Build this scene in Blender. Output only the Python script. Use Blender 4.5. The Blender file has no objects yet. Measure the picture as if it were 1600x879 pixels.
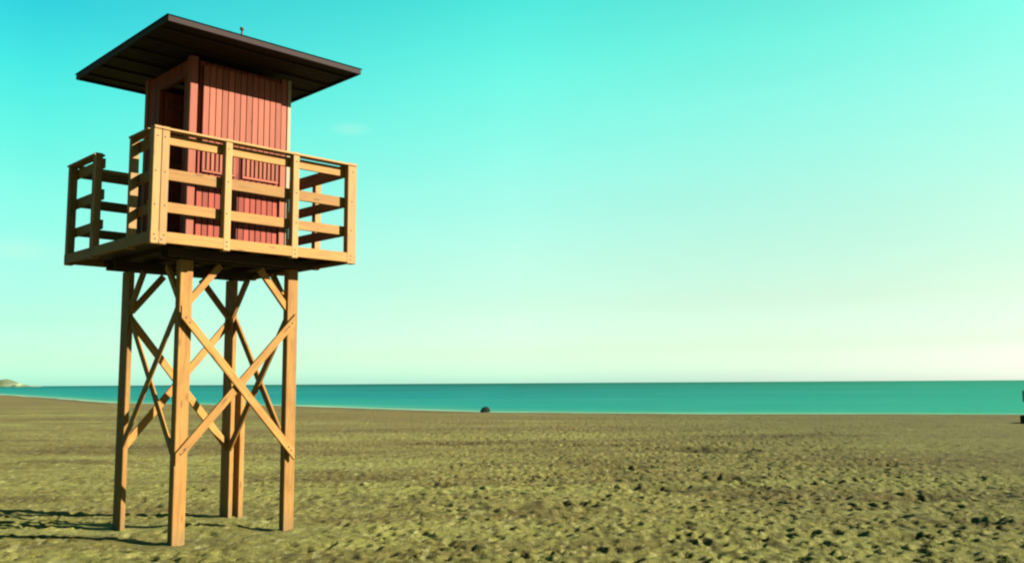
import bpy, bmesh, math, random
import numpy as np
from mathutils import Vector, Matrix

random.seed(7)
rng = np.random.default_rng(11)
S = bpy.context.scene
COL = S.collection
PI = math.pi

# ------------------------------------------------------------------ camera
FPX, PITCH, ROLL, CAMH = 1430.1, 0.1105, -0.0061, 1.6
cd = bpy.data.cameras.new('camera')
cam = bpy.data.objects.new('camera', cd)
COL.objects.link(cam)
cd.sensor_width = 36.0
cd.lens = 36.0 * FPX / 1600.0
cd.clip_start = 0.1
cd.clip_end = 60000
cam.matrix_world = (Matrix.Translation((0, 0, CAMH)) @ Matrix.Rotation(PI / 2 + PITCH, 4, 'X')
                    @ Matrix.Rotation(ROLL, 4, 'Z'))
S.camera = cam

# ------------------------------------------------------------------ light
EXPO = 2.3
SKY_STRENGTH = 0.05
SUN_EL, SUN_AZ = math.radians(24), math.radians(100)      # azimuth clockwise from +Y
sun_dir = Vector((math.sin(SUN_AZ) * math.cos(SUN_EL), math.cos(SUN_AZ) * math.cos(SUN_EL), math.sin(SUN_EL)))
ld = bpy.data.lights.new('sun', 'SUN')
ld.energy = 5.0
ld.angle = math.radians(0.5)
ld.color = (1.0, 0.90, 0.74)
lo = bpy.data.objects.new('sun', ld)
COL.objects.link(lo)
lo.rotation_euler = sun_dir.to_track_quat('Z', 'Y').to_euler()

S.view_settings.view_transform = 'Standard'
S.view_settings.look = 'None'
S.view_settings.gamma = 1
S.view_settings.use_curve_mapping = False
S.view_settings.exposure = EXPO
S.render.engine = 'CYCLES'
S.render.resolution_x, S.render.resolution_y = 1024, 562
S.cycles.pixel_filter_type = 'BLACKMAN_HARRIS'
S.cycles.filter_width = 2.2


def lin(c):
    r = []
    for v in c:
        v /= 255.0
        r.append(v / 12.92 if v <= 0.04045 else ((v + 0.055) / 1.055) ** 2.4)
    return r


def ray_el(x, y):
    """elevation of the view ray through a point of the picture (sky sampling table only)"""
    dx, dy = x - 800, y - 439.5
    c, s = math.cos(ROLL), math.sin(ROLL)
    X, Y = (dx * c + dy * s) / FPX, (-dx * s + dy * c) / FPX
    wy = math.cos(PITCH) + Y * math.sin(PITCH)
    wz = math.sin(PITCH) - Y * math.cos(PITCH)
    return math.degrees(math.atan2(wz, math.hypot(X, wy)))


# ------------------------------------------------------------------ world
world = bpy.data.worlds.new("World")
S.world = world
world.use_nodes = True
wt = world.node_tree
bg = wt.nodes['Background']
bg.inputs[1].default_value = SKY_STRENGTH
sky = wt.nodes.new('ShaderNodeTexSky')
sky.sky_type = 'NISHITA'
sky.sun_disc = False
sky.sun_elevation = SUN_EL
sky.sun_rotation = SUN_AZ
sky.altitude = 0
NE = [.5, 1.5, 2.5, 3.5, 4.5, 6.5, 9.5, 13.5, 18.5, 23.5, 41.5, 84.5]
NL = [ (3.57,3.46,2.47),(4.57,4.59,3.31),(4.90,5.31,4.14),(4.80,5.57,4.79),(4.48,5.52,5.19),(3.81,5.10,5.53),(2.99,4.30,5.37),(2.27,3.43,4.78),(1.72,2.68,4.04),(1.38,2.18,3.44),(0.80,1.29,2.20),(0.63,1.01,1.75) ]
NM = [ (3.00,2.84,1.98),(3.74,3.69,2.64),(3.99,4.26,3.29),(3.90,4.47,3.81),(3.64,4.45,4.16),(3.13,4.14,4.46),(2.48,3.54,4.39),(1.93,2.89,4.00),(1.51,2.33,3.48),(1.25,1.95,3.06),(0.82,1.30,2.20),(0.66,1.04,1.80) ]
NR = [ (3.74,3.35,2.23),(4.48,4.25,2.94),(4.68,4.83,3.64),(4.52,5.04,4.22),(4.23,5.01,4.60),(3.64,4.68,4.96),(2.93,4.05,4.94),(2.33,3.37,4.58),(1.87,2.78,4.08),(1.57,2.37,3.65),(1.06,1.63,2.69),(0.69,1.08,1.87) ]
TL = [(600, (184, 250, 220)), (560, (200, 255, 218)), (500, (190, 255, 226)), (400, (170, 255, 233)),
      (300, (140, 255, 234)), (200, (104, 248, 230)), (100, (74, 236, 229)), (0, (52, 213, 224))]
TR = [(590, (242, 254, 234)), (530, (238, 255, 228)), (450, (226, 254, 226)), (400, (214, 254, 228)),
      (300, (196, 254, 231)), (200, (174, 255, 234)), (100, (156, 255, 236)), (0, (132, 253, 232))]
TM = [(602, (202, 252, 222)), (550, (222, 255, 222)), (480, (212, 255, 228)), (400, (194, 255, 232)),
      (300, (168, 255, 236)), (200, (138, 254, 234)), (100, (108, 248, 229)), (0, (80, 233, 221))]


def tint_ramp(tab, nish, x, hi1, hi2):
    pts = [(ray_el(x, y), lin(c)) for y, c in tab] + [(42, lin(hi1)), (85, lin(hi2))]
    r = wt.nodes.new('ShaderNodeValToRGB')
    els = r.color_ramp.elements
    out = []
    for e, c in pts:
        e = max(e, 0.1)
        n = [np.interp(e, NE, [q[k] for q in nish]) for k in range(3)]
        if e < 1.5:
            n = [v_ * (0.90 + 0.1 * e / 1.5) for v_ in n]
        out.append((math.sin(math.radians(e)), [c[k] / (n[k] * SKY_STRENGTH * 2 ** EXPO) / 4 for k in range(3)]))
    out.sort(key=lambda t: t[0])
    while len(els) < len(out):
        els.new(0.5)
    for i, (z, c) in enumerate(out):
        els[i].position = z
    for i, (z, c) in enumerate(out):
        els[i].color = (*c, 1)
    return r


tc = wt.nodes.new('ShaderNodeTexCoord')
sep = wt.nodes.new('ShaderNodeSeparateXYZ')
wt.links.new(tc.outputs['Generated'], sep.inputs[0])
rl = tint_ramp(TL, NL, 40, (15, 130, 160), (8, 80, 115))
rr = tint_ramp(TR, NR, 1560, (35, 165, 175), (8, 80, 115))
rm = tint_ramp(TM, NM, 800, (22, 145, 165), (8, 80, 115))
# azimuth term
vm = wt.nodes.new('ShaderNodeCombineXYZ')
wt.links.new(sep.outputs[0], vm.inputs[0])
wt.links.new(sep.outputs[1], vm.inputs[1])
nrm = wt.nodes.new('ShaderNodeVectorMath')
nrm.operation = 'NORMALIZE'
wt.links.new(vm.outputs[0], nrm.inputs[0])
sp2 = wt.nodes.new('ShaderNodeSeparateXYZ')
wt.links.new(nrm.outputs[0], sp2.inputs[0])
mr = wt.nodes.new('ShaderNodeMapRange')
mr.interpolation_type = 'LINEAR'
mr.inputs['From Min'].default_value = -0.47
mr.inputs['From Max'].default_value = 0.47
wt.links.new(sp2.outputs[0], mr.inputs['Value'])
mix = wt.nodes.new('ShaderNodeMix')
mix.data_type = 'RGBA'
for r_ in (rl, rm, rr):
    wt.links.new(sep.outputs[2], r_.inputs[0])
mr.inputs['From Max'].default_value = 0.0
mr2 = wt.nodes.new('ShaderNodeMapRange')
mr2.inputs['From Min'].default_value = 0.0
mr2.inputs['From Max'].default_value = 0.47
wt.links.new(sp2.outputs[0], mr2.inputs['Value'])
mixa = wt.nodes.new('ShaderNodeMix')
mixa.data_type = 'RGBA'
wt.links.new(mr.outputs[0], mixa.inputs['Factor'])
wt.links.new(rl.outputs[0], mixa.inputs['A'])
wt.links.new(rm.outputs[0], mixa.inputs['B'])
wt.links.new(mr2.outputs[0], mix.inputs['Factor'])
wt.links.new(mixa.outputs['Result'], mix.inputs['A'])
wt.links.new(rr.outputs[0], mix.inputs['B'])
# thin high cloud: very faint, broad
mp = wt.nodes.new('ShaderNodeMapping')
mp.inputs['Scale'].default_value = (3.0, 3.0, 14.0)
wt.links.new(tc.outputs['Generated'], mp.inputs[0])
cn = wt.nodes.new('ShaderNodeTexNoise')
cn.inputs['Scale'].default_value = 1.3
cn.inputs['Detail'].default_value = 5
wt.links.new(mp.outputs[0], cn.inputs['Vector'])
cm = wt.nodes.new('ShaderNodeMapRange')
cm.inputs['From Min'].default_value = 0.35
cm.inputs['From Max'].default_value = 0.8
cm.inputs['To Min'].default_value = 3.97
cm.inputs['To Max'].default_value = 4.10
wt.links.new(cn.outputs[0], cm.inputs['Value'])
sc4 = wt.nodes.new('ShaderNodeVectorMath')
sc4.operation = 'SCALE'
wt.links.new(mix.outputs['Result'], sc4.inputs[0])
wt.links.new(cm.outputs[0], sc4.inputs['Scale'])
mul = wt.nodes.new('ShaderNodeVectorMath')
mul.operation = 'MULTIPLY'
wt.links.new(sky.outputs[0], mul.inputs[0])
wt.links.new(sc4.outputs[0], mul.inputs[1])
# unseen sky behind the camera dimmed, to cut fill on the shaded faces
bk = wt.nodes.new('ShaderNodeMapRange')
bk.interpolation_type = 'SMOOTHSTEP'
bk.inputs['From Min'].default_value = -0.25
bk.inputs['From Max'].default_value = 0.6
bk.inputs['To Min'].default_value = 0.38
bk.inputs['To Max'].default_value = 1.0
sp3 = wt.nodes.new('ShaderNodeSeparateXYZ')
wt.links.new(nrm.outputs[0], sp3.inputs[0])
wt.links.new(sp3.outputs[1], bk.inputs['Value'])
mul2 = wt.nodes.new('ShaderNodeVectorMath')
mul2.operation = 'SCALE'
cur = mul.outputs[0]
for (dx_, dy_, dz_, wid, amt) in ((-0.45, 0.83, 0.125, 0.045, 0.35), (-0.17, 0.95, 0.27, 0.030, 0.30)):     # two faint wisps of cloud
    dv_ = Vector((dx_, dy_, dz_)).normalized()
    s1 = wt.nodes.new('ShaderNodeVectorMath'); s1.operation = 'SUBTRACT'
    wt.links.new(tc.outputs['Generated'], s1.inputs[0]); s1.inputs[1].default_value = dv_
    s2 = wt.nodes.new('ShaderNodeVectorMath'); s2.operation = 'MULTIPLY'
    wt.links.new(s1.outputs[0], s2.inputs[0]); s2.inputs[1].default_value = (1, 1, 3.2)
    s3 = wt.nodes.new('ShaderNodeVectorMath'); s3.operation = 'LENGTH'
    wt.links.new(s2.outputs[0], s3.inputs[0])
    wn_ = wt.nodes.new('ShaderNodeTexNoise'); wn_.inputs['Scale'].default_value = 14; wn_.inputs['Detail'].default_value = 6
    wt.links.new(s2.outputs[0], wn_.inputs['Vector'])
    s4 = wt.nodes.new('ShaderNodeMapRange'); s4.interpolation_type = 'SMOOTHSTEP'
    s4.inputs['From Min'].default_value = wid; s4.inputs['From Max'].default_value = wid * 0.1
    s4.inputs['To Min'].default_value = 0; s4.inputs['To Max'].default_value = amt
    wt.links.new(s3.outputs['Value'], s4.inputs['Value'])
    s5 = wt.nodes.new('ShaderNodeMath'); s5.operation = 'MULTIPLY'
    wt.links.new(s4.outputs[0], s5.inputs[0]); wt.links.new(wn_.outputs[0], s5.inputs[1])
    s6 = wt.nodes.new('ShaderNodeMix'); s6.data_type = 'RGBA'
    wt.links.new(s5.outputs[0], s6.inputs['Factor']); wt.links.new(cur, s6.inputs['A'])
    kk_ = 1.0 / (SKY_STRENGTH * 2 ** EXPO)
    s6.inputs['B'].default_value = (0.80 * kk_, 1.0 * kk_, 0.80 * kk_, 1)
    cur = s6.outputs['Result']
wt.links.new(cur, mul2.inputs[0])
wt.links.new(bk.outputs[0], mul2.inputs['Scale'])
lim = wt.nodes.new('ShaderNodeVectorMath')
lim.operation = 'MINIMUM'
k_ = 1.0 / (SKY_STRENGTH * 2 ** EXPO)
lim.inputs[1].default_value = (1.25 * k_, 1.25 * k_, 1.0 * k_)
wt.links.new(mul2.outputs[0], lim.inputs[0])
wt.links.new(lim.outputs[0], bg.inputs[0])


# ------------------------------------------------------------------ material helpers
def new_mat(name):
    m = bpy.data.materials.new(name)
    m.use_nodes = True
    nt = m.node_tree
    return m, nt, nt.nodes['Principled BSDF']


def N(nt, typ, **kw):
    n = nt.nodes.new(typ)
    for k, v in kw.items():
        if k in n.inputs:
            n.inputs[k].default_value = v
        else:
            setattr(n, k, v)
    return n


def mixrgb(nt, fac, a, b, blend='MIX'):
    n = nt.nodes.new('ShaderNodeMix')
    n.data_type = 'RGBA'
    n.blend_type = blend
    for sock, v in (('Factor', fac), ('A', a), ('B', b)):
        if isinstance(v, (int, float)):
            n.inputs[sock].default_value = v
        elif isinstance(v, tuple):
            n.inputs[sock].default_value = (*v, 1)
        else:
            nt.links.new(v, n.inputs[sock])
    return n.outputs['Result']


def maprange(nt, val, a, b, c=0.0, d=1.0):
    n = nt.nodes.new('ShaderNodeMapRange')
    nt.links.new(val, n.inputs['Value'])
    n.inputs['From Min'].default_value = a
    n.inputs['From Max'].default_value = b
    n.inputs['To Min'].default_value = c
    n.inputs['To Max'].default_value = d
    return n.outputs[0]


AK = 0.58


def wood_mat(name, base, dark, grain=0.45, stain=0.5, stain_col=None, rough=0.8, bump=0.5, tone=0.22, foot=0.0):
    """timber: board UV (U along the board in metres, V across, offset per board), 'tone' per board"""
    base, dark = tuple(v * AK for v in base), tuple(v * AK for v in dark)
    stain_col = tuple(v * AK for v in stain_col) if stain_col else None
    m, nt, p = new_mat(name)
    uv = N(nt, 'ShaderNodeUVMap', uv_map='board')
    mpg = N(nt, 'ShaderNodeMapping')
    mpg.inputs['Scale'].default_value = (2.2, 60, 1)
    nt.links.new(uv.outputs[0], mpg.inputs[0])
    g = N(nt, 'ShaderNodeTexNoise', Scale=1.0, Detail=5.0, Roughness=0.65, Distortion=0.6)
    nt.links.new(mpg.outputs[0], g.inputs['Vector'])
    gf = maprange(nt, g.outputs[0], 0.42, 0.72)
    mp2 = N(nt, 'ShaderNodeMapping')
    mp2.inputs['Scale'].default_value = (3.5, 9, 1)
    nt.links.new(uv.outputs[0], mp2.inputs[0])
    s = N(nt, 'ShaderNodeTexNoise', Scale=1.0, Detail=4.0, Roughness=0.6)
    nt.links.new(mp2.outputs[0], s.inputs['Vector'])
    sf = maprange(nt, s.outputs[0], 0.5, 0.75)
    # knots
    mp3 = N(nt, 'ShaderNodeMapping')
    mp3.inputs['Scale'].default_value = (2.6, 11, 1)
    nt.links.new(uv.outputs[0], mp3.inputs[0])
    vo = N(nt, 'ShaderNodeTexVoronoi', Scale=1.0)
    nt.links.new(mp3.outputs[0], vo.inputs['Vector'])
    kf = maprange(nt, vo.outputs['Distance'], 0.16, 0.06)
    gs = nt.nodes.new('ShaderNodeMath'); gs.operation = 'MULTIPLY'
    nt.links.new(gf, gs.inputs[0]); gs.inputs[1].default_value = grain
    c = mixrgb(nt, gs.outputs[0], base, dark)
    ss = nt.nodes.new('ShaderNodeMath'); ss.operation = 'MULTIPLY'
    nt.links.new(sf, ss.inputs[0]); ss.inputs[1].default_value = stain
    c = mixrgb(nt, ss.outputs[0], c, stain_col or tuple(v * 0.6 for v in dark))
    ks = nt.nodes.new('ShaderNodeMath'); ks.operation = 'MULTIPLY'
    nt.links.new(kf, ks.inputs[0]); ks.inputs[1].default_value = 0.6
    c = mixrgb(nt, ks.outputs[0], c, tuple(v * 0.35 for v in dark))
    if foot > 0:      # feet of the legs: damp, sand-scoured timber up to knee height with an uneven edge
        gp = N(nt, 'ShaderNodeNewGeometry')
        sz = N(nt, 'ShaderNodeSeparateXYZ')
        nt.links.new(gp.outputs['Position'], sz.inputs[0])
        fa = nt.nodes.new('ShaderNodeMath'); fa.operation = 'MULTIPLY_ADD'
        nt.links.new(s.outputs[0], fa.inputs[0]); fa.inputs[1].default_value = 0.5
        nt.links.new(sz.outputs[2], fa.inputs[2])
        c = mixrgb(nt, maprange(nt, fa.outputs[0], 0.50, 0.28, 0, foot), c, (0.085, 0.062, 0.024))
        c = mixrgb(nt, maprange(nt, s.outputs[0], 0.40, 0.30, 0, 0.45), c, (0.155, 0.120, 0.060))
    at = N(nt, 'ShaderNodeAttribute', attribute_name='tone')
    tf = maprange(nt, at.outputs['Fac'], 0, 1, 1 - tone, 1 + tone)
    sc = nt.nodes.new('ShaderNodeVectorMath'); sc.operation = 'SCALE'
    nt.links.new(c, sc.inputs[0]); nt.links.new(tf, sc.inputs['Scale'])
    nt.links.new(sc.outputs[0], p.inputs['Base Color'])
    p.inputs['Roughness'].default_value = rough
    p.inputs['Specular IOR Level'].default_value = 0.25
    b = N(nt, 'ShaderNodeBump', Strength=bump, Distance=0.004)
    nt.links.new(g.outputs[0], b.inputs['Height'])
    nt.links.new(b.outputs[0], p.inputs['Normal'])
    return m


M_POST = wood_mat('pale_timber', (0.31, 0.185, 0.066), (0.215, 0.115, 0.036), stain_col=(0.20, 0.115, 0.04))
M_LEG = wood_mat('honey_timber', (0.335, 0.172, 0.032), (0.16, 0.066, 0.014), grain=0.8, stain=0.7, stain_col=(0.19, 0.072, 0.010), foot=0.6)
M_RAIL = wood_mat('rail_timber', (0.275, 0.145, 0.036), (0.17, 0.075, 0.020), grain=0.6, stain_col=(0.17, 0.075, 0.025))
M_DARK = wood_mat('dark_beam', (0.036, 0.018, 0.008), (0.020, 0.010, 0.005), tone=0.15)  # much darker timber for the bearers, joists and deck
M_RED = wood_mat('faded_red_paint', (0.235, 0.038, 0.020), (0.115, 0.024, 0.014), stain_col=(0.14, 0.06, 0.030), tone=0.26)
M_PINK = wood_mat('sunbleached_red_paint', (0.262, 0.072, 0.040), (0.155, 0.040, 0.022), stain_col=(0.19, 0.095, 0.055), tone=0.2)
M_CREAM = wood_mat('bleached_trim', (0.28, 0.24, 0.16), (0.22, 0.16, 0.10), stain=0.2)
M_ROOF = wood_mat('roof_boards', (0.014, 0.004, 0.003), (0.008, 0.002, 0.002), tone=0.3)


def simple(name, col, rough=0.6, metal=0.0, var=0.3, scale=8.0):
    m, nt, p = new_mat(name)
    t = N(nt, 'ShaderNodeTexCoord')
    n = N(nt, 'ShaderNodeTexNoise', Scale=scale, Detail=4.0)
    nt.links.new(t.outputs['Object'], n.inputs['Vector'])
    c = mixrgb(nt, n.outputs[0], tuple(v * (1 - var) for v in col), tuple(v * (1 + var) for v in col))
    nt.links.new(c, p.inputs['Base Color'])
    p.inputs['Roughness'].default_value = rough
    p.inputs['Metallic'].default_value = metal
    p.inputs['Specular IOR Level'].default_value = 0.15
    b = N(nt, 'ShaderNodeBump', Strength=0.2, Distance=0.01)
    nt.links.new(n.outputs[0], b.inputs['Height'])
    nt.links.new(b.outputs[0], p.inputs['Normal'])
    return m


M_BOLT = simple('rusty_bolt', (0.045, 0.03, 0.022), 0.6, 0.4)
M_FELT = simple('roofing_felt', (0.012, 0.008, 0.007), 0.9)
M_METAL = simple('galvanised_metal', (0.22, 0.22, 0.22), 0.5, 0.7)


# ------------------------------------------------------------------ mesh builder
class MB:
    def __init__(self, bevel=0.004):
        self.bm = bmesh.new()
        self.uv = self.bm.loops.layers.uv.new('board')
        self.tone = self.bm.faces.layers.float.new('tone')
        self.bevel = bevel

    def _fin(self, verts, axis, origin, matidx=0):
        t = random.random()
        ou, ov = random.uniform(0, 40), random.uniform(0, 40)
        a = axis.normalized()
        ref = Vector((0, 0, 1)) if abs(a.z) < 0.9 else Vector((1, 0, 0))
        b = a.cross(ref).normalized()
        c = a.cross(b)
        faces = set(f for v in verts for f in v.link_faces)
        for f in faces:
            f[self.tone] = t
            f.material_index = matidx
            n = f.normal
            e = b if abs(n.dot(c)) > abs(n.dot(b)) else c
            for l in f.loops:
                d = l.vert.co - origin
                l[self.uv].uv = (d.dot(a) + ou, d.dot(e) + ov + (3.7 if e is c else 0))

    def beam(self, p0, p1, w, h, side=None, matidx=0, bevel=None):
        """timber from p0 to p1; w = size along `side`, h = size perpendicular"""
        p0, p1 = Vector(p0), Vector(p1)
        a = (p1 - p0)
        L = a.length
        a.normalize()
        if side is None:
            side = Vector((0, 0, 1)) if abs(a.z) < 0.9 else Vector((1, 0, 0))
        side = Vector(side)
        side = (side - a * side.dot(a)).normalized()
        up = a.cross(side)
        res = bmesh.ops.create_cube(self.bm, size=1.0)
        vs = res['verts']
        mid = (p0 + p1) / 2
        for v in vs:
            x, y, z = v.co
            v.co = mid + a * x * L + side * y * w + up * z * h
        bmesh.ops.recalc_face_normals(self.bm, faces=list(set(f for v in vs for f in v.link_faces)))
        bv = self.bevel if bevel is None else bevel
        if bv > 0:
            es = list(set(e for v in vs for e in v.link_edges))
            r = bmesh.ops.bevel(self.bm, geom=es, offset=min(bv, w * .2, h * .2), segments=1, affect='EDGES')
            vs = list(set(v for f in r['faces'] for v in f.verts))
        fs = set(f for v in vs for f in v.link_faces)
        for f in fs:
            f.normal_update()
        self._fin(vs, a, mid, matidx)
        return self

    def box(self, x0, x1, y0, y1, z0, z1, matidx=0, bevel=None, along=None):
        d = [abs(x1 - x0), abs(y1 - y0), abs(z1 - z0)]
        k = along if along is not None else d.index(max(d))
        c = [(x0 + x1) / 2, (y0 + y1) / 2, (z0 + z1) / 2]
        a, b = list(c), list(c)
        a[k], b[k] = (x0, y0, z0)[k], (x1, y1, z1)[k]
        o = [i for i in range(3) if i != k]
        sd = [0, 0, 0]
        sd[o[0]] = 1
        return self.beam(a, b, d[o[0]], d[o[1]], sd, matidx, bevel)

    def cyl(self, p0, p1, r, matidx=0, seg=10, r2=None):
        p0, p1 = Vector(p0), Vector(p1)
        a = p1 - p0
        q = a.to_track_quat('Z', 'Y').to_matrix().to_4x4()
        res = bmesh.ops.create_cone(self.bm, cap_ends=True, segments=seg, radius1=r, radius2=r if r2 is None else r2,
                                    depth=a.length, matrix=Matrix.Translation((p0 + p1) / 2) @ q)
        self._fin(res['verts'], a, (p0 + p1) / 2, matidx)
        return self

    def build(self, name, mats, parent=None):
        me = bpy.data.meshes.new(name)
        self.bm.to_mesh(me)
        self.bm.free()
        o = bpy.data.objects.new(name, me)
        COL.objects.link(o)
        for m in (mats if isinstance(mats, (list, tuple)) else [mats]):
            me.materials.append(m)
        if parent is not None:
            o.parent = parent
        return o


# ================================================================== GROUND
def hash2(ix, iy, seed):
    h = (ix.astype(np.int64) * 374761393 + iy.astype(np.int64) * 668265263 + seed * 1442695041) & 0xffffffff
    h = ((h ^ (h >> 13)) * 1274126177) & 0xffffffff
    h = h ^ (h >> 16)
    return (h & 0xffffff) / float(0xffffff)


def vnoise(x, y, seed):
    ix, iy = np.floor(x), np.floor(y)
    fx, fy = x - ix, y - iy
    fx = fx * fx * (3 - 2 * fx)
    fy = fy * fy * (3 - 2 * fy)
    a = hash2(ix, iy, seed); b = hash2(ix + 1, iy, seed)
    c = hash2(ix, iy + 1, seed); d = hash2(ix + 1, iy + 1, seed)
    return (a * (1 - fx) + b * fx) * (1 - fy) + (c * (1 - fx) + d * fx) * fy - 0.5


SHX = [-6000, -1500, -200, -108, -38, -16, -1.6, 10, 25, 60, 6000]
SHY = [9000, 2100, 330, 194, 89, 71, 53.5, 48.5, 45, 44, 44]


def shore_y(x):
    return np.interp(x, SHX, SHY) + 1.0 * vnoise(x / 9.0, x * 0, 5) + 0.5 * vnoise(x / 2.5, x * 0, 6)


def shore_dist(x, y):
    """rough perpendicular distance, positive on land"""
    s = shore_y(x)
    k = (shore_y(x + 3) - shore_y(x - 3)) / 6
    k = np.clip(k, -2.5, 2.5)
    return (s - y) / np.sqrt(1 + k * k)


def axis(core0, core1, step, growth, limit):
    a = list(np.arange(core0, core1, step))
    s = step
    while a[-1] < limit:
        s *= growth
        a.append(a[-1] + s)
    return a


xs_r = axis(0, 7.5, 0.028, 1.02, 7000)
xs = np.array([-v for v in xs_r[:0:-1]] + xs_r)
yf = [7.2]
while yf[-1] < 26:
    yf.append(yf[-1] + 0.024 * (yf[-1] / 8.0) ** 1.1)
s_ = yf[-1] - yf[-2]
while yf[-1] < 2200:
    s_ *= 1.012 if yf[-1] < 80 else 1.05
    yf.append(yf[-1] + s_)
yb = [-400, -150, -60, -25, -10, -4, 0, 2, 3.5, 4.6, 5.4, 6.0, 6.4, 6.7, 6.9, 7.05]
ys = np.array(yb + yf)
X, Y = np.meshgrid(xs, ys)
Z = np.zeros_like(X)
# wind-levelled waves of sand and trodden lumps
near = np.clip((90 - Y) / 45, 0, 1)
Z += 0.10 * vnoise(X / 5.0, Y / 3.2, 1) + 0.05 * vnoise(X / 1.7, Y / 1.3, 2)
rough = 0.62 + 0.30 * np.clip((X + 3.0) / 5.0, 0, 1) + 0.6 * np.clip(vnoise(X / 3.0, Y / 2.2, 3) + 0.1, 0, 1)
rough *= np.clip(0.45 + 0.55 * (Y - 7.5) / 7.0, 0.3, 1)
Z += 0.88 * rough * (0.018 * vnoise((X + .2 * Y) / 0.31, (Y - .2 * X) / 0.29, 12) + 0.034 * vnoise((X - .5 * Y) / 0.125, (Y + .5 * X) / 0.13, 13) + 0.030 * vnoise((X + .8 * Y) / 0.075, (Y - .8 * X) / 0.08, 14))
# footprints: pressed ovals with a raised rim
for i in range(14000):
    yy = 7.3 + 24 * rng.random() ** 1.3
    xx = rng.uniform(-0.65, 0.65) * yy
    if xx < -1.5 and rng.random() < 0.4:
        continue
    th = rng.uniform(0, PI)
    la, lb = rng.uniform(0.06, 0.15), rng.uniform(0.035, 0.07)
    dep = rng.uniform(0.008, 0.028) * (0.7 + 0.3 * min(1, (yy - 7) / 6))
    R_ = la * 2.0
    i0, i1 = np.searchsorted(xs, (xx - R_, xx + R_))
    j0, j1 = np.searchsorted(ys, (yy - R_, yy + R_))
    if i1 - i0 < 2 or j1 - j0 < 2:
        continue
    dx = X[j0:j1, i0:i1] - xx
    dy = Y[j0:j1, i0:i1] - yy
    a = (dx * math.cos(th) + dy * math.sin(th)) / la
    b = (-dx * math.sin(th) + dy * math.cos(th)) / lb
    q = np.sqrt(a * a + b * b)
    Z[j0:j1, i0:i1] += -dep * np.exp(-q ** 4) + dep * 0.45 * np.exp(-((q - 1.35) / 0.28) ** 2)
DARKENED = np.zeros_like(X)  # extra dark tone in the sand colour: hollows and flecks
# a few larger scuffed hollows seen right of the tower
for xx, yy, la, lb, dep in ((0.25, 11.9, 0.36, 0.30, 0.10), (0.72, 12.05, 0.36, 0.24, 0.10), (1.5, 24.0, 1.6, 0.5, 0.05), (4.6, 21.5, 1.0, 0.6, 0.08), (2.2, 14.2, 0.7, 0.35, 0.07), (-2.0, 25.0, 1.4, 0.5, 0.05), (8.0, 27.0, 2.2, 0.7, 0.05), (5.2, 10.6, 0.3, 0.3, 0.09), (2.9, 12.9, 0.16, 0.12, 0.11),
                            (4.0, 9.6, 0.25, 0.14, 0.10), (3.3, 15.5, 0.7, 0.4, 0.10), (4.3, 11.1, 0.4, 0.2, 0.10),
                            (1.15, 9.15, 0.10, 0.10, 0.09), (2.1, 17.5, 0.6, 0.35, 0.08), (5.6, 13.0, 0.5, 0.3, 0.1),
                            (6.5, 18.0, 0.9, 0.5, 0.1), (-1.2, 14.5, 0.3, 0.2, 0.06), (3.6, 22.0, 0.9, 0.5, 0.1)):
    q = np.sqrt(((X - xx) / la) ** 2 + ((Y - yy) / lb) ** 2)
    DARKENED += np.exp(-(q / 1.25) ** 4) * np.clip(0.75 + 1.5 * vnoise(X / 0.11, Y / 0.16, 51), 0, 1)  # hollows also get a darker sand colour
    Z += -dep * np.exp(-q ** 3) + 0.3 * dep * np.exp(-((q - 1.4) / 0.35) ** 2)
# sand banked against the tower's feet, scoured a little on the windward side
for u_, v_ in ((0.01, 0.0), (1.27, 0.0), (0.0, 1.42), (1.33, 1.43)):
    gx = -3.4134 + u_ * math.cos(0.7827) - v_ * math.sin(0.7827)
    gy = 9.4568 + u_ * math.sin(0.7827) + v_ * math.cos(0.7827)
    q = np.hypot(X - gx, Y - gy)
    fl = np.exp(-(q / 0.5) ** 4)
    Z = Z * (1 - 0.8 * fl) - 0.008 * fl
    Z += 0.016 * np.exp(-(q / 0.15) ** 2) * (1 + 2.0 * vnoise(X / 0.09, Y / 0.09, 71)) - 0.02 * np.exp(-(np.hypot(X - gx - .25, Y - gy + .1) / 0.16) ** 2)
# ridges further up the beach (low berms that read as darker bands)
Z += near * 0.10 * np.exp(-((Y - 33 - 1.5 * vnoise(X / 8, X * 0, 21) * 2) / 1.6) ** 2) * np.clip(vnoise(X / 7.0, X * 0, 22) + 0.6, 0, 1)
D = shore_dist(X, Y)
blend = np.clip(D / 6.0, 0, 1)
slope = np.clip(D * 0.035 - 0.06, -2.0, 0.0)
Z = np.where(D > 0, Z * blend, 0) + np.where(D < 1.8, slope, 0)
nv = X.size
me = bpy.data.meshes.new('sand')
me.vertices.add(nv)
co = np.stack([X.ravel(), Y.ravel(), Z.ravel()], 1).astype(np.float32)
me.vertices.foreach_set('co', co.ravel())
ny, nx = X.shape
idx = np.arange(nv).reshape(ny, nx)
q = np.stack([idx[:-1, :-1], idx[:-1, 1:], idx[1:, 1:], idx[1:, :-1]], -1).reshape(-1, 4)
me.loops.add(q.size)
me.loops.foreach_set('vertex_index', q.ravel().astype(np.int32))
me.polygons.add(len(q))
me.polygons.foreach_set('loop_start', (np.arange(len(q)) * 4).astype(np.int32))
me.polygons.foreach_set('use_smooth', np.ones(len(q), bool))
me.update()
at = me.attributes.new('shore', 'FLOAT', 'POINT')
at.data.foreach_set('value', np.clip(D, -50, 50).ravel().astype(np.float32))
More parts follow.
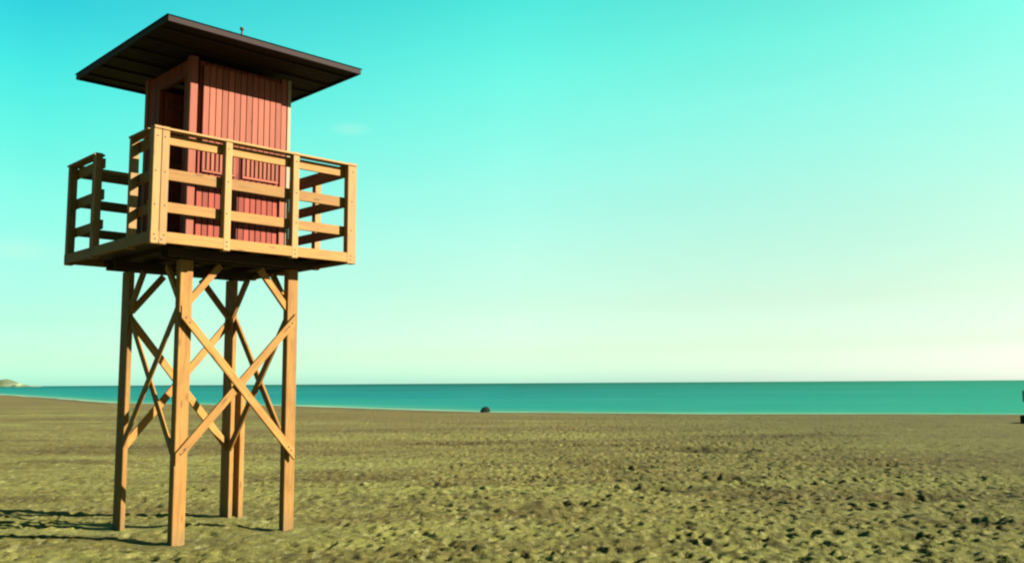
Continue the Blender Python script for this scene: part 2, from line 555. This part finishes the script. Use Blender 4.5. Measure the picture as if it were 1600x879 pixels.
# scattered dark flecks: shade of small dimples painted into the sand colour
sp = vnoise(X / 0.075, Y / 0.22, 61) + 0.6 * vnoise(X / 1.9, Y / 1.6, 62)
DARKENED += np.clip((sp - 0.38) / 0.10, 0, 1) * 0.8 * (Y < 60)
at = me.attributes.new('darkened', 'FLOAT', 'POINT')
at.data.foreach_set('value', np.clip(DARKENED, 0, 1).ravel().astype(np.float32))
ground = bpy.data.objects.new('beach_sand', me)
COL.objects.link(ground)
ground['kind'] = 'structure'

m, nt, p = new_mat('sand')
geo = N(nt, 'ShaderNodeNewGeometry')


def noise_at(scale, vec, detail=4.0, rough=0.6):
    mpn = N(nt, 'ShaderNodeMapping')
    mpn.inputs['Scale'].default_value = scale
    nt.links.new(vec, mpn.inputs[0])
    n = N(nt, 'ShaderNodeTexNoise', Scale=1.0, Detail=detail, Roughness=rough)
    nt.links.new(mpn.outputs[0], n.inputs['Vector'])
    return n.outputs[0]


pos = geo.outputs['Position']
SA, SB = (0.158, 0.160, 0.043), (0.120, 0.120, 0.031)
c = mixrgb(nt, maprange(nt, noise_at((0.5, 0.8, 1), pos), 0.35, 0.65), SA, SB)
sy = N(nt, 'ShaderNodeSeparateXYZ')
nt.links.new(pos, sy.inputs[0])
far = maprange(nt, sy.outputs[1], 9.5, 17.0)
bf = nt.nodes.new('ShaderNodeMath'); bf.operation = 'MULTIPLY'
nt.links.new(maprange(nt, noise_at((0.03, 0.15, 1), pos, 5.0), 0.45, 0.60, 0, 0.9), bf.inputs[0])
nt.links.new(far, bf.inputs[1])
c = mixrgb(nt, bf.outputs[0], c, (0.080, 0.054, 0.018))
c = mixrgb(nt, maprange(nt, noise_at((0.16, 0.42, 1), pos, 6.0, 0.65), 0.48, 0.62, 0, 0.8), c, (0.060, 0.044, 0.013))
c = mixrgb(nt, maprange(nt, noise_at((14, 14, 14), pos, 6.0, 0.75), 0.38, 0.66, 0, 0.6), c, (0.044, 0.036, 0.011))
c = mixrgb(nt, maprange(nt, noise_at((6.0, 1.8, 3.2), pos, 5.0, 0.7), 0.55, 0.66, 0, 0.75), c, (0.030, 0.026, 0.009))      # dark flecks painted as the shade of rough sand
c = mixrgb(nt, maprange(nt, noise_at((9.0, 3.0, 5.5), pos, 5.0, 0.7), 0.54, 0.64, 0, 0.6), c, (0.215, 0.215, 0.090))          # pale flecks, scattered by noise
sat = N(nt, 'ShaderNodeAttribute', attribute_name='shore')
band = nt.nodes.new('ShaderNodeMath'); band.operation = 'MULTIPLY_ADD'
nt.links.new(noise_at((0.06, 0.25, 1), pos, 5.0), band.inputs[0]); band.inputs[1].default_value = 34.0
nt.links.new(sat.outputs['Fac'], band.inputs[2])
c = mixrgb(nt, maprange(nt, band.outputs[0], 44, 26, 0, 0.7), c, (0.078, 0.062, 0.021))
c = mixrgb(nt, maprange(nt, sat.outputs['Fac'], 4.0, 1.2, 0, 0.85), c, (0.040, 0.035, 0.016))
sx = N(nt, 'ShaderNodeSeparateXYZ')
nt.links.new(pos, sx.inputs[0])
c = mixrgb(nt, maprange(nt, sx.outputs[0], 0.5, 12, 0, 0.65), c, (0.052, 0.053, 0.017))                                         # darker towards the right
dat = N(nt, 'ShaderNodeAttribute', attribute_name='darkened')
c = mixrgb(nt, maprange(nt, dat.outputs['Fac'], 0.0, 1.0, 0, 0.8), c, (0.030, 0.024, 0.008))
kk = nt.nodes.new('ShaderNodeVectorMath'); kk.operation = 'SCALE'; kk.inputs['Scale'].default_value = 1.03
nt.links.new(c, kk.inputs[0])
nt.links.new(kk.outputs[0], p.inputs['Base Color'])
p.inputs['Roughness'].default_value = 0.95
p.inputs['Specular IOR Level'].default_value = 0.1
b1 = N(nt, 'ShaderNodeBump', Strength=0.55, Distance=0.09)
nt.links.new(noise_at((6.5, 3.4, 4.0), pos, 9.0, 0.8), b1.inputs['Height'])
b2 = N(nt, 'ShaderNodeBump', Strength=1.0, Distance=0.045)
nt.links.new(noise_at((20, 20, 20), pos, 6.0, 0.75), b2.inputs['Height'])
nt.links.new(b1.outputs[0], b2.inputs['Normal'])
nt.links.new(b2.outputs[0], p.inputs['Normal'])
me.materials.append(m)


def ground_z(x, y):
    i = int(np.clip(np.searchsorted(xs, x), 1, nx - 1))
    j = int(np.clip(np.searchsorted(ys, y), 1, ny - 1))
    return float(Z[j - 1:j + 1, i - 1:i + 1].mean())


# ================================================================== SEA
sxs = np.array(sorted(set(list(np.linspace(-120, 60, 121)) + [-30000, -12000, -5000, -2000, -1200, -700, -400, -260, -180] +
                          [90, 140, 220, 400, 900, 2000, 5000, 12000, 30000])))
off = [-4, -1, 0, 0.7, 1.5, 2.5, 4, 6, 9, 13, 18, 25, 35, 50, 70, 100, 150, 230, 350, 550, 900, 1500, 2500, 4500, 9000, 16000, 32000]
SX, OF = np.meshgrid(sxs, np.array(off, float))
SY = np.minimum(shore_y(SX) + OF, 33000)
SZ = np.full_like(SX, -0.03)
sm = bpy.data.meshes.new('sea')
v = np.stack([SX.ravel(), SY.ravel(), SZ.ravel()], 1)
iy, ix = SX.shape
idn = np.arange(SX.size).reshape(iy, ix)
fq = np.stack([idn[:-1, :-1], idn[:-1, 1:], idn[1:, 1:], idn[1:, :-1]], -1).reshape(-1, 4)
sm.from_pydata(v.tolist(), [], fq.tolist())
aa = sm.attributes.new('offshore', 'FLOAT', 'POINT')
aa.data.foreach_set('value', (-shore_dist(SX, SY)).ravel().astype(np.float32))
sea = bpy.data.objects.new('sea', sm)
COL.objects.link(sea)
sea['kind'] = 'structure'
m, nt, p = new_mat('sea_water')
oa = N(nt, 'ShaderNodeAttribute', attribute_name='offshore')
lg = nt.nodes.new('ShaderNodeMath'); lg.operation = 'LOGARITHM'
ad = nt.nodes.new('ShaderNodeMath'); ad.operation = 'ADD'; ad.inputs[1].default_value = 1.5
mxm = nt.nodes.new('ShaderNodeMath'); mxm.operation = 'MAXIMUM'; mxm.inputs[1].default_value = 0.0
nt.links.new(oa.outputs['Fac'], mxm.inputs[0])
nt.links.new(mxm.outputs[0], ad.inputs[0])
nt.links.new(ad.outputs[0], lg.inputs[0]); lg.inputs[1].default_value = 10
cr = N(nt, 'ShaderNodeValToRGB')
nt.links.new(maprange(nt, lg.outputs[0], 0.1, 3.6), cr.inputs[0])
els = cr.color_ramp.elements
stops = [(0.0, (0.20, 0.29, 0.19)), (0.05, (0.120, 0.230, 0.150)), (0.10, (0.040, 0.170, 0.115)), (0.25, (0.008, 0.134, 0.120)), (0.45, (0.004, 0.104, 0.108)),
         (0.62, (0.003, 0.072, 0.078)), (0.71, (0.002, 0.044, 0.044)), (0.82, (0.002, 0.024, 0.023))]
while len(els) < len(stops):
    els.new(0.5)
for i, (z, cc) in enumerate(stops):
    els[i].position = z
for i, (z, cc) in enumerate(stops):
    els[i].color = (*cc, 1)
geo = N(nt, 'ShaderNodeNewGeometry')
pos = geo.outputs['Position']
wn = noise_at((0.02, 0.12, 1), pos, 4.0)
c = mixrgb(nt, maprange(nt, wn, 0.4, 0.65, 0, 0.35), cr.outputs[0], (0.005, 0.064, 0.060))
# lighter, greener towards the right
sx = N(nt, 'ShaderNodeSeparateXYZ')
nt.links.new(pos, sx.inputs[0])
dv = nt.nodes.new('ShaderNodeMath'); dv.operation = 'DIVIDE'
nt.links.new(sx.outputs[0], dv.inputs[0]); nt.links.new(sx.outputs[1], dv.inputs[1])
c = mixrgb(nt, maprange(nt, dv.outputs[0], -0.1, 0.55, 0, 0.6), c, (0.012, 0.160, 0.088))
c = mixrgb(nt, maprange(nt, noise_at((0.006, 0.02, 1), pos, 5.0), 0.42, 0.62, 0, 0.4), c, (0.018, 0.150, 0.115))
c = mixrgb(nt, maprange(nt, noise_at((0.07, 0.5, 1), pos, 6.0, 0.7), 0.52, 0.70, 0, 0.35), c, (0.050, 0.190, 0.140))
kk = nt.nodes.new('ShaderNodeVectorMath'); kk.operation = 'SCALE'; kk.inputs['Scale'].default_value = 0.97
nt.links.new(c, kk.inputs[0])
nt.links.new(kk.outputs[0], p.inputs['Base Color'])
p.inputs['Roughness'].default_value = 0.6
p.inputs['Specular IOR Level'].default_value = 0.012
bw = N(nt, 'ShaderNodeBump', Strength=0.5, Distance=0.25)
nt.links.new(noise_at((0.35, 1.1, 1), pos, 5.0), bw.inputs['Height'])
nt.links.new(bw.outputs[0], p.inputs['Normal'])
sm.materials.append(m)

# ================================================================== HEADLAND far left
hb = bmesh.new()
HX0, HX1, HY = -2300.0, -1515.0, 2900.0
nxh, nyh = 90, 16
grid = []
for j in range(nyh):
    row = []
    for i in range(nxh):
        fx = i / (nxh - 1); fy = j / (nyh - 1)
        x = HX0 + (HX1 - HX0) * fx
        y = HY + 110 * fy
        prof = 2 + 18 * max(0, min(1, (-1560 - x) / 50)) ** 0.8
        prof *= 0.55 + 0.9 * float(vnoise(np.array(x / 60.0), np.array(y / 130.0), 31) + 0.5)
        zz = prof * math.sin(PI * min(1, fy * 1.0)) ** 0.5 if 0 < fy < 1 else -2
        zz += 9 * float(vnoise(np.array(x / 14.0), np.array(y / 60.0), 32)) if 0 < fy < 1 else 0
        row.append(hb.verts.new((x, y, zz if i not in (0, nxh - 1) else -2)))
    grid.append(row)
for j in range(nyh - 1):
    for i in range(nxh - 1):
        hb.faces.new((grid[j][i], grid[j][i + 1], grid[j + 1][i + 1], grid[j + 1][i]))
hm = bpy.data.meshes.new('headland')
hb.to_mesh(hm); hb.free()
hl = bpy.data.objects.new('headland_hill', hm)
COL.objects.link(hl)
hl['kind'] = 'structure'
m, nt, p = new_mat('hazed_rock_and_scrub')
geo = N(nt, 'ShaderNodeNewGeometry')
pos = geo.outputs['Position']
c = mixrgb(nt, maprange(nt, noise_at((0.022, 0.01, 0.05), pos, 5.0), 0.44, 0.54), (0.115, 0.150, 0.080), (0.040, 0.060, 0.026))  # rock and scrub, paled by distance haze painted into the colour
nt.links.new(c, p.inputs['Base Color'])
p.inputs['Roughness'].default_value = 1.0
hm.materials.append(m)

# ================================================================== LIFEGUARD TOWER
TX, TY, TH = -3.4134, 9.4568, 0.7827            # ground point of the nearest leg and the turn of the frame
SU, SV = 1.2695, 1.3919                         # leg spacing
CU, CV = SU / 2, SV / 2
ca, sa = math.cos(TH), math.sin(TH)
tower = bpy.data.objects.new('lifeguard_tower', None)
COL.objects.link(tower)
tower.empty_display_size = 0.5
tower.location = (TX + CU * ca - CV * sa, TY + CU * sa + CV * ca, 0)
tower.rotation_euler = (0, 0, TH)
tower['label'] = 'tall timber lifeguard tower with red boarded cabin and flat overhanging roof, standing on the sand'
tower['category'] = 'lifeguard tower'


class TB(MB):
    """builder in tower coordinates: u along the right-hand side, v along the left-hand side, origin at nearest leg"""
    def build(self, name, mats, parent=tower):
        for v_ in self.bm.verts:
            v_.co.x -= CU
            v_.co.y -= CV
        return MB.build(self, name, mats, parent)


PU0, PU1, PV0, PV1 = -0.557, 1.845, -0.437, 1.887
ZP, ZR = 3.00, 4.14
CU0, CU1, CV0, CV1 = 0.077, 1.272, 0.171, 1.354
RU0, RU1, RV0, RV1 = -0.48, 1.85, -0.488, 2.003
ZRO = 5.23

# legs ----------------------------------------------------------------
LEG_TOP = 2.90
GZ = -0.35
legs = []
t = TB(0.006); t.box(-0.058, 0.080, -0.045, 0.060, GZ, LEG_TOP, along=2); legs.append(t.build('leg', M_LEG))
t = TB(0.006); t.box(SU - 0.065, SU + 0.065, -0.045, 0.050, GZ, LEG_TOP, along=2); legs.append(t.build('leg', M_LEG))
t = TB(0.006); t.box(-0.027, 0.030, SV - 0.075, SV + 0.135, GZ, LEG_TOP, along=2); legs.append(t.build('leg', M_LEG))
t = TB(0.006); t.box(SU + 0.008, SU + 0.062, SV - 0.05, SV + 0.17, GZ, LEG_TOP, along=2)
legs.append(t.build('leg', M_LEG))
t = TB(0.006); t.box(SU + 0.134, SU + 0.200, SV - 0.06, SV + 0.09, GZ, 1.62, along=2)
t.build('sister_post', M_LEG)


def bolt(tb, x, y, z, axis_, r=0.014, ln=0.018):
    d = Vector((0, 0, 0)); d['xyz'.index(axis_[1])] = ln if axis_[0] == '+' else -ln
    tb.cyl((x, y, z), Vector((x, y, z)) + d, r, 1, 8)


# diagonal braces -------------------------------------------------------
ZU, ZL = 2.36, 0.86
BW, BT = 0.085, 0.030


def brace(face, z0, z1, layer, zoff=0.0):
    """face: 'F' near right, 'L' near left, 'R' far right, 'B' far left; from the first leg at z0 to the second at z1"""
    t = TB(0.004)
    d = BT * (layer + 0.5) + 0.002 * layer
    bt_ = BT
    if face == 'F':
        a, b, sd, ax = (-0.07, -0.047 - d, z0), (SU + 0.05, -0.047 - d, z1), (0, 1, 0), '-y'
    elif face == 'B':
        o_ = 0.017 if layer == 0 else -0.017
        a, b, sd, ax = (0.032, SV + 0.03 + o_, z0), (SU + 0.006, SV + 0.05 + o_, z1), (0, 1, 0), '+y'
    elif face == 'L':
        o_ = 0.017 if layer == 0 else -0.017
        bt_ = 0.018
        a, b, sd, ax = (-0.030 + o_, 0.062, z0), (-0.010 + o_, SV - 0.077, z1), (1, 0, 0), '-x'
    else:
        o_ = 0.017 if layer == 0 else -0.017
        a, b, sd, ax = (SU + 0.01 + o_, 0.052, z0), (SU + 0.035 + o_, SV - 0.052, z1), (1, 0, 0), '+x'
    a, b = Vector(a), Vector(b)
    ext = (b - a).normalized() * 0.12
    t.beam(a - ext, b + ext, bt_, BW, sd)
    k_ = 0 if face in 'FB' else 1
    lo_, hi_ = {'F': (-0.058, SU + 0.020), 'B': (0.032, SU + 0.006), 'L': (0.062, SV - 0.077), 'R': (0.052, SV - 0.052)}[face]
    for pos_, sg in ((lo_, 1), (hi_, -1)):
        pc, pn = Vector((0, 0, 0)), Vector((0, 0, 0))
        pc[k_], pn[k_] = pos_, sg
        g_ = t.bm.verts[:] + t.bm.edges[:] + t.bm.faces[:]
        r_ = bmesh.ops.bisect_plane(t.bm, geom=g_, plane_co=pc, plane_no=pn, clear_inner=True)
        bmesh.ops.holes_fill(t.bm, edges=[e for e in r_['geom_cut'] if isinstance(e, bmesh.types.BMEdge)], sides=0)
    k = {'x': 0, 'y': 1}[ax[1]]
    sgn = 1 if ax[0] == '+' else -1
    for f in ((0.045, 0.075, 0.925, 0.95) if face == 'F' else ()):
        q_ = [a[i] + (b[i] - a[i]) * f for i in range(3)]
        q_[k] += sgn * bt_ / 2
        bolt(t, *q_, ax, 0.009, 0.006)
    return t.build('diagonal_brace', [M_LEG, M_BOLT])


brace('F', ZL - 0.02, ZU, 0)
brace('F', ZU, ZL - 0.06, 1)
brace('L', ZL, ZU - 0.02, 0)
brace('L', ZU - 0.02, ZL + 0.1, 1)
brace('R', ZL, ZU, 0)
brace('R', ZU, ZL, 1)
brace('B', ZL + 0.05, ZU, 0)
brace('B', ZU, ZL, 1)


def knee(a, b, sd):
    t = TB(0.004)
    t.beam(a, b, 0.045, 0.07, sd)
    return t.build('knee_brace', M_LEG)


KZ0, KZ1, KL = 2.44, 2.87, 0.36
for (u, v_, du, dv_) in ((0, 0, 1, 0), (0, 0, 0, 1), (SU, 0, -1, 0), (SU, 0, 0, 1), (0, SV, 1, 0), (0, SV, 0, -1),
                         (SU, SV, -1, 0), (SU, SV, 0, -1)):
    knee((u + 0.04 * du, v_ + 0.04 * dv_, KZ0), (u + (0.04 + KL) * du, v_ + (0.04 + KL) * dv_, KZ1), (abs(dv_), abs(du), 0))

# platform --------------------------------------------------------------
t = TB(0.004)
for v_ in (-0.11, SV + 0.10):                        # main bearers on the legs
    t.box(-0.22, SU + 0.22, v_ - 0.03, v_ + 0.03, 2.905, 2.999, along=0)
for v_ in (0.095, SV - 0.12):
    t.box(-0.22, SU + 0.22, v_ - 0.025, v_ + 0.025, 2.905, 2.999, along=0)
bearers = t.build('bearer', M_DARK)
t = TB(0.003)
nj = 7
for i in range(nj):
    u = PU0 + 0.10 + (PU1 - PU0 - 0.2) * i / (nj - 1)
    t.box(u - 0.022, u + 0.022, PV0 + 0.04, PV1 - 0.04, 3.001, 3.052, along=1)
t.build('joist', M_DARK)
t = TB(0.003)
nb = 17
w = (PV1 - PV0 - 0.07) / nb
for i in range(nb):
    v0 = PV0 + 0.035 + i * w
    t.box(PU0 + 0.035, PU1 - 0.035, v0 + 0.003, v0 + w - 0.003, 3.054, 3.080, along=0)
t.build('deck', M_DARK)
FZ0, FZ1 = 2.985, 3.095
t = TB(0.004); t.box(PU0, PU1, PV0 + 0.003, PV0 + 0.032, FZ0, FZ1, along=0); t.build('fascia_board', M_RAIL)
t = TB(0.004); t.box(PU0, PU1, PV1 - 0.032, PV1 - 0.003, FZ0, FZ1, along=0); t.build('fascia_board', M_RAIL)
t = TB(0.004); t.box(PU0 + 0.001, PU0 + 0.031, PV0 + 0.034, PV1 - 0.034, FZ0, FZ1, along=1); t.build('fascia_board', M_RAIL)
t = TB(0.004); t.box(PU1 - 0.031, PU1 - 0.001, PV0 + 0.034, PV1 - 0.034, FZ0, FZ1, along=1); t.build('fascia_board', M_RAIL)

# railings ---------------------------------------------------------------
RAILZ = [(3.985, 4.095), (3.635, 3.75), (3.30, 3.41)]
PW = 0.076


def railing(axis_k, a0, a1, fixed, outward, posts, has_cap=True, corner=None):
    """rails run between a0..a1 along axis_k (0=u,1=v) at `fixed` on the other axis; posts stand outside"""
    def bx(tb, s0, s1, d0, d1, z0, z1, al):
        lo_, hi_ = sorted((fixed + outward * d0, fixed + outward * d1))
        if axis_k == 0:
            tb.box(s0, s1, lo_, hi_, z0, z1, along=0 if al == 's' else 2)
        else:
            tb.box(lo_, hi_, s0, s1, z0, z1, along=1 if al == 's' else 2)
    t = TB(0.003)
    bx(t, a0, a1, -0.105, 0.012, 4.112, 4.134, 's')
    root = t.build('railing', M_POST)
    for z0, z1 in RAILZ:
        t = TB(0.004)
        bx(t, a0 + 0.001, a1 - 0.001, -0.115, -0.085, z0 + random.uniform(-.006, .006), z1 + random.uniform(-.006, .002), 's')
        t.build('rail', M_RAIL, root)
    for s, w_ in posts:
        t = TB(0.005)
        bx(t, s - w_ / 2, s + w_ / 2, -0.083, 0.0, 2.97, ZR + 0.004, 'z')
        for z in (3.015, 3.06, 4.04, 3.69, 3.355):
            q_ = [s + random.uniform(-0.012, 0.012), fixed + outward * 0.0, z]
            if axis_k == 1:
                q_[0], q_[1] = q_[1], q_[0]
            bolt(t, *q_, ('+' if outward > 0 else '-') + 'xy'[axis_k == 0], 0.008, 0.005)
        t.build('post', [M_POST, M_BOLT], root)
    return root


# near right side (sunlit)
D3 = (PU1 - PU0) / 3
railing(0, PU0 + 0.004, PU1 - 0.004, PV0, -1,
        [(PU0 + 0.042, 0.078), (PU0 + 0.124, 0.078), (PU0 + D3, PW), (PU0 + 2 * D3, PW), (PU1 - 0.06, 0.12)])
# near left side: two short panels with the entrance gap between
EV0, EV1 = 0.15, 1.02
railing(1, PV0 + 0.12, EV0, PU0, -1, [(EV0 - 0.03, 0.06)])
railing(1, EV1 + 0.04, PV1 - 0.004, PU0, -1, [(EV1 + 0.04 + PW / 2, PW), (PV1 - 0.05, PW)])
# far right side
D3v = (PV1 - PV0) / 3
railing(1, PV0 + 0.12, PV1 - 0.004, PU1, 1, [(PV0 + D3v, PW), (PV0 + 2 * D3v, PW), (PV1 - 0.05, PW)])
# far left side
railing(0, PU0 + 0.12, PU1 - 0.12, PV1, 1, [(PU0 + D3, PW), (PU0 + 2 * D3, PW)])

# cabin -------------------------------------------------------------------
CZ0, CZ1 = 3.082, 5.17
t = TB(0.005)
for (u0, u1, v0, v1) in ((CU0 - 0.002, CU0 + 0.085, CV0 - 0.012, CV0 + 0.075), (CU1 - 0.07, CU1 + 0.0, CV0 + 0.01, CV0 + 0.08),
                         (CU0 + 0.005, CU0 + 0.08, CV1 - 0.08, CV1), (CU1 - 0.08, CU1, CV1 - 0.08, CV1)):
    t.box(u0, u1, v0, v1, CZ0, CZ1, along=2)
cabin = t.build('cabin', M_PINK)


def board_wall(axis_k, a0, a1, fixed, inward, zspans, bw=0.072):
    t = TB(0.004)
    n = max(1, round((a1 - a0) / bw))
    w_ = (a1 - a0) / n
    for i in range(n):
        s0, s1 = a0 + i * w_ + 0.004, a0 + (i + 1) * w_ - 0.004
        sj = random.uniform(-0.003, 0.003)
        for (z0, z1, k0, k1) in zspans:
            if i / n < k0 - 1e-6 or i / n >= k1 - 1e-6:
                continue
            lo_, hi_ = sorted((fixed + sj, fixed + sj + inward * 0.02))
            if axis_k == 0:
                t.box(s0, s1, lo_, hi_, z0, z1, along=2)
            else:
                t.box(lo_, hi_, s0, s1, z0, z1, along=2)
    # backing sheet
    lo_, hi_ = sorted((fixed + inward * 0.024, fixed + inward * 0.034))
    for (z0, z1, k0, k1) in zspans:
        s0, s1 = a0 + (a1 - a0) * k0, a0 + (a1 - a0) * k1
        if axis_k == 0:
            t.box(s0, s1, lo_, hi_, z0 + .002, z1 - .002, bevel=0)
        else:
            t.box(lo_, hi_, s0, s1, z0 + .002, z1 - .002, bevel=0)
    return t.build('wall', M_RED, cabin)


board_wall(0, CU0 + 0.125, CU1 - 0.075, CV0 + 0.035, 1, [(CZ0, CZ1 - 0.02, 0, 1)])
board_wall(0, CU0 + 0.085, CU1 - 0.085, CV1 - 0.02, -1, [(CZ0, CZ1 - 0.02, 0, 1)])
board_wall(1, CV0 + 0.082, CV1 - 0.085, CU1 - 0.02, -1, [(CZ0, CZ1 - 0.02, 0, 1)])
# near left wall with the doorway
DV0, DV1 = CV0 + 0.14, CV0 + 0.78
t = TB(0.004)
for (a, b, z0, z1) in ((CV0 + 0.08, DV0 - 0.045, CZ0, CZ1 - 0.02), (DV1 + 0.045, CV1 - 0.085, CZ0, CZ1 - 0.02), (DV0 - 0.045, DV1 + 0.045, 5.0, CZ1 - 0.02)):
    n = max(1, round((b - a) / 0.075))
    for i in range(n):
        s0, s1 = a + (b - a) * i / n + 0.003, a + (b - a) * (i + 1) / n - 0.003
        t.box(CU0 + 0.02, CU0 + 0.04, s0, s1, z0, z1, along=2)
t.build('wall', M_RED, cabin)
t = TB(0.004)
t.box(CU0 + 0.004, CU0 + 0.06, DV0 - 0.04, DV0, CZ0, 4.955, along=2)
t.box(CU0 + 0.004, CU0 + 0.06, DV1, DV1 + 0.04, CZ0, 4.955, along=2)
t.box(CU0 + 0.004, CU0 + 0.06, DV0 - 0.04, DV1 + 0.04, 4.957, 4.998, along=1)
t.build('door_frame', M_RED, cabin)
# the door stands open, folded back into the cabin
t = TB(0.004)
DL = DV1 - DV0 - 0.02
n = 6
for i in range(n):
    s0, s1 = CU0 + 0.065 + DL * i / n + 0.002, CU0 + 0.065 + DL * (i + 1) / n - 0.002
    t.box(s0, s1, DV1 - 0.026, DV1 - 0.004, CZ0 + 0.01, 4.95, along=2)
for z in (3.35, 4.05, 4.75):
    t.box(CU0 + 0.075, CU0 + 0.05 + DL, DV1 - 0.050, DV1 - 0.028, z, z + 0.09, along=0)
t.cyl((CU0 + DL, DV1 - 0.03, 4.0), (CU0 + DL, DV1 - 0.075, 4.0), 0.014, 1)
t.build('door', [M_RED, M_METAL], cabin)
# big folding shutter on the near right wall
t = TB(0.004)
H0, H1 = CU0 + 0.150, CU1 - 0.082
n = 13
w_ = (H1 - H0) / n
for i in range(n):
    t.box(H0 + i * w_ + 0.003, H0 + (i + 1) * w_ - 0.003, CV0 - 0.010, CV0 + 0.012, 4.19 + random.uniform(-.004, .004), 5.10, along=2)
t.box(H0 + 0.01, H1 - 0.01, CV0 + 0.013, CV0 + 0.031, 4.30, 4.37, along=0)
t.box(H0 + 0.01, H1 - 0.01, CV0 + 0.013, CV0 + 0.031, 4.93, 5.0, along=0)
t.build('shutter', M_PINK, cabin)
# low vent panels under the shutter: dark slots between short slats
for (h0, h1) in ((H0 + 0.02, H0 + 0.42), (H0 + 0.50, H1 - 0.01)):
    t = TB(0.002)
    t.box(h0, h1, CV0 + 0.008, CV0 + 0.030, 4.135, 4.160, along=0)
    t.box(h0, h1, CV0 + 0.008, CV0 + 0.030, 3.905, 3.930, along=0)
    n = int((h1 - h0) / 0.055)
    for i in range(n + 1):
        s = h0 + (h1 - h0 - 0.034) * i / n
        t.box(s, s + 0.034, CV0 + 0.010, CV0 + 0.028, 3.932, 4.133, along=2)
    t.build('vent_panel', M_PINK, cabin)
# pale downpipe-like corner trim on the right
t = TB(0.003)
t.box(CU1 + 0.012, CU1 + 0.058, CV0 + 0.01, CV0 + 0.05, CZ0, CZ1, along=2)
t.build('corner_trim', M_CREAM, cabin)

# roof ---------------------------------------------------------------------
t = TB(0.003)
# boarded soffit / deck, low hipped cover above it
n = 22
w_ = (RV1 - RV0 - 0.08) / n
for i in range(n):
    v0 = RV0 + 0.04 + i * w_
    t.box(RU0 + 0.04, RU1 - 0.04, v0 + 0.002, v0 + w_ - 0.002, 5.232, 5.250, along=0)
bm = t.bm
APX = 0.17
base = [bm.verts.new(c_) for c_ in ((RU0 - .015, RV0 - .015, 5.273), (RU1 + .015, RV0 - .015, 5.273), (RU1 + .015, RV1 + .015, 5.273), (RU0 - .015, RV1 + .015, 5.273))]
top = bm.verts.new(((RU0 + RU1) / 2, (RV0 + RV1) / 2, 5.273 + APX))
fs = [bm.faces.new((base[i], base[(i + 1) % 4], top)) for i in range(4)] + [bm.faces.new(base[::-1])]
for f in fs:
    f.material_index = 1
roof = t.build('roof', [M_ROOF, M_FELT])
for args in ((RU0, RU1, RV0, RV0 + 0.03, 0), (RU0, RU1, RV1 - 0.03, RV1, 0), (RU0, RU0 + 0.03, RV0 + 0.032, RV1 - 0.032, 1), (RU1 - 0.03, RU1, RV0 + 0.032, RV1 - 0.032, 1)):
    t = TB(0.003)
    t.box(args[0], args[1], args[2], args[3], 5.208, 5.270, along=args[4])
    t.build('fascia', M_ROOF, roof)
for i in range(6):
    t = TB(0.003)
    v_ = RV0 + 0.25 + (RV1 - RV0 - 0.5) * i / 5
    t.box(RU0 + 0.032, RU1 - 0.032, v_ - 0.022, v_ + 0.022, 5.212, 5.230, along=0)
    t.build('rafter', M_ROOF, roof)
t = TB(0.002)
AU, AV = 0.42, -0.30
t.cyl((AU, AV, 5.27), (AU, AV, 5.41), 0.010)
t.cyl((AU, AV, 5.41), (AU, AV, 5.435), 0.022)
t.build('antenna', M_BOLT, roof)

# ================================================================== SMALL THINGS
# dark weed-covered rock at the waterline
def rock(name, x, y, z, r, squash, label, cat, mat):
    bm = bmesh.new()
    bmesh.ops.create_icosphere(bm, subdivisions=4, radius=1.0)
    for v_ in bm.verts:
        d = v_.co.normalized()
        f = 1 + 0.35 * float(vnoise(np.array(d.x * 2.1 + 5), np.array(d.y * 2.1 + d.z * 1.7), 41)) + \
            0.18 * float(vnoise(np.array(d.x * 5 + 9), np.array(d.y * 5 + d.z * 4), 42))
        v_.co = Vector((d.x * f * r * 1.15, d.y * f * r * 0.9, d.z * f * r * squash))
    me = bpy.data.meshes.new(name)
    bm.to_mesh(me); bm.free()
    o = bpy.data.objects.new(name, me)
    COL.objects.link(o)
    me.materials.append(mat)
    o.location = (x, y, z)
    o['label'] = label
    o['category'] = cat
    return o


rock('rock', -1.58, 52.8, 0.04, 0.22, 0.95, 'small dark rock sitting at the edge of the water', 'rock',
     simple('wet_dark_rock', (0.004, 0.007, 0.003), 0.9, 0, 0.4, 5.0))

# sign post cut by the right edge of the picture
sg = bpy.data.objects.new('beach_sign', None)
COL.objects.link(sg)
sg.location = (18.40, 32.8, 0)
sg['label'] = 'dark green panel on a weighted post, at the right end of the beach'
sg['category'] = 'sign'
M_GREEN = simple('dark_green_enamel', (0.003, 0.020, 0.012), 0.7)
t = MB(0.01); t.box(-0.03, 0.03, -0.03, 0.03, 0.2, 1.25, along=2); t.build('post', M_GREEN, sg)
t = MB(0.01); t.box(-0.30, 0.30, -0.065, -0.032, 0.83, 1.23); t.build('panel', M_GREEN, sg)
t = MB(0.04); t.box(-0.30, 0.30, -0.25, 0.25, -0.10, 0.36, along=0); t.build('base', simple('dark_concrete', (0.010, 0.012, 0.006), 0.9), sg)

S.render.film_transparent = False
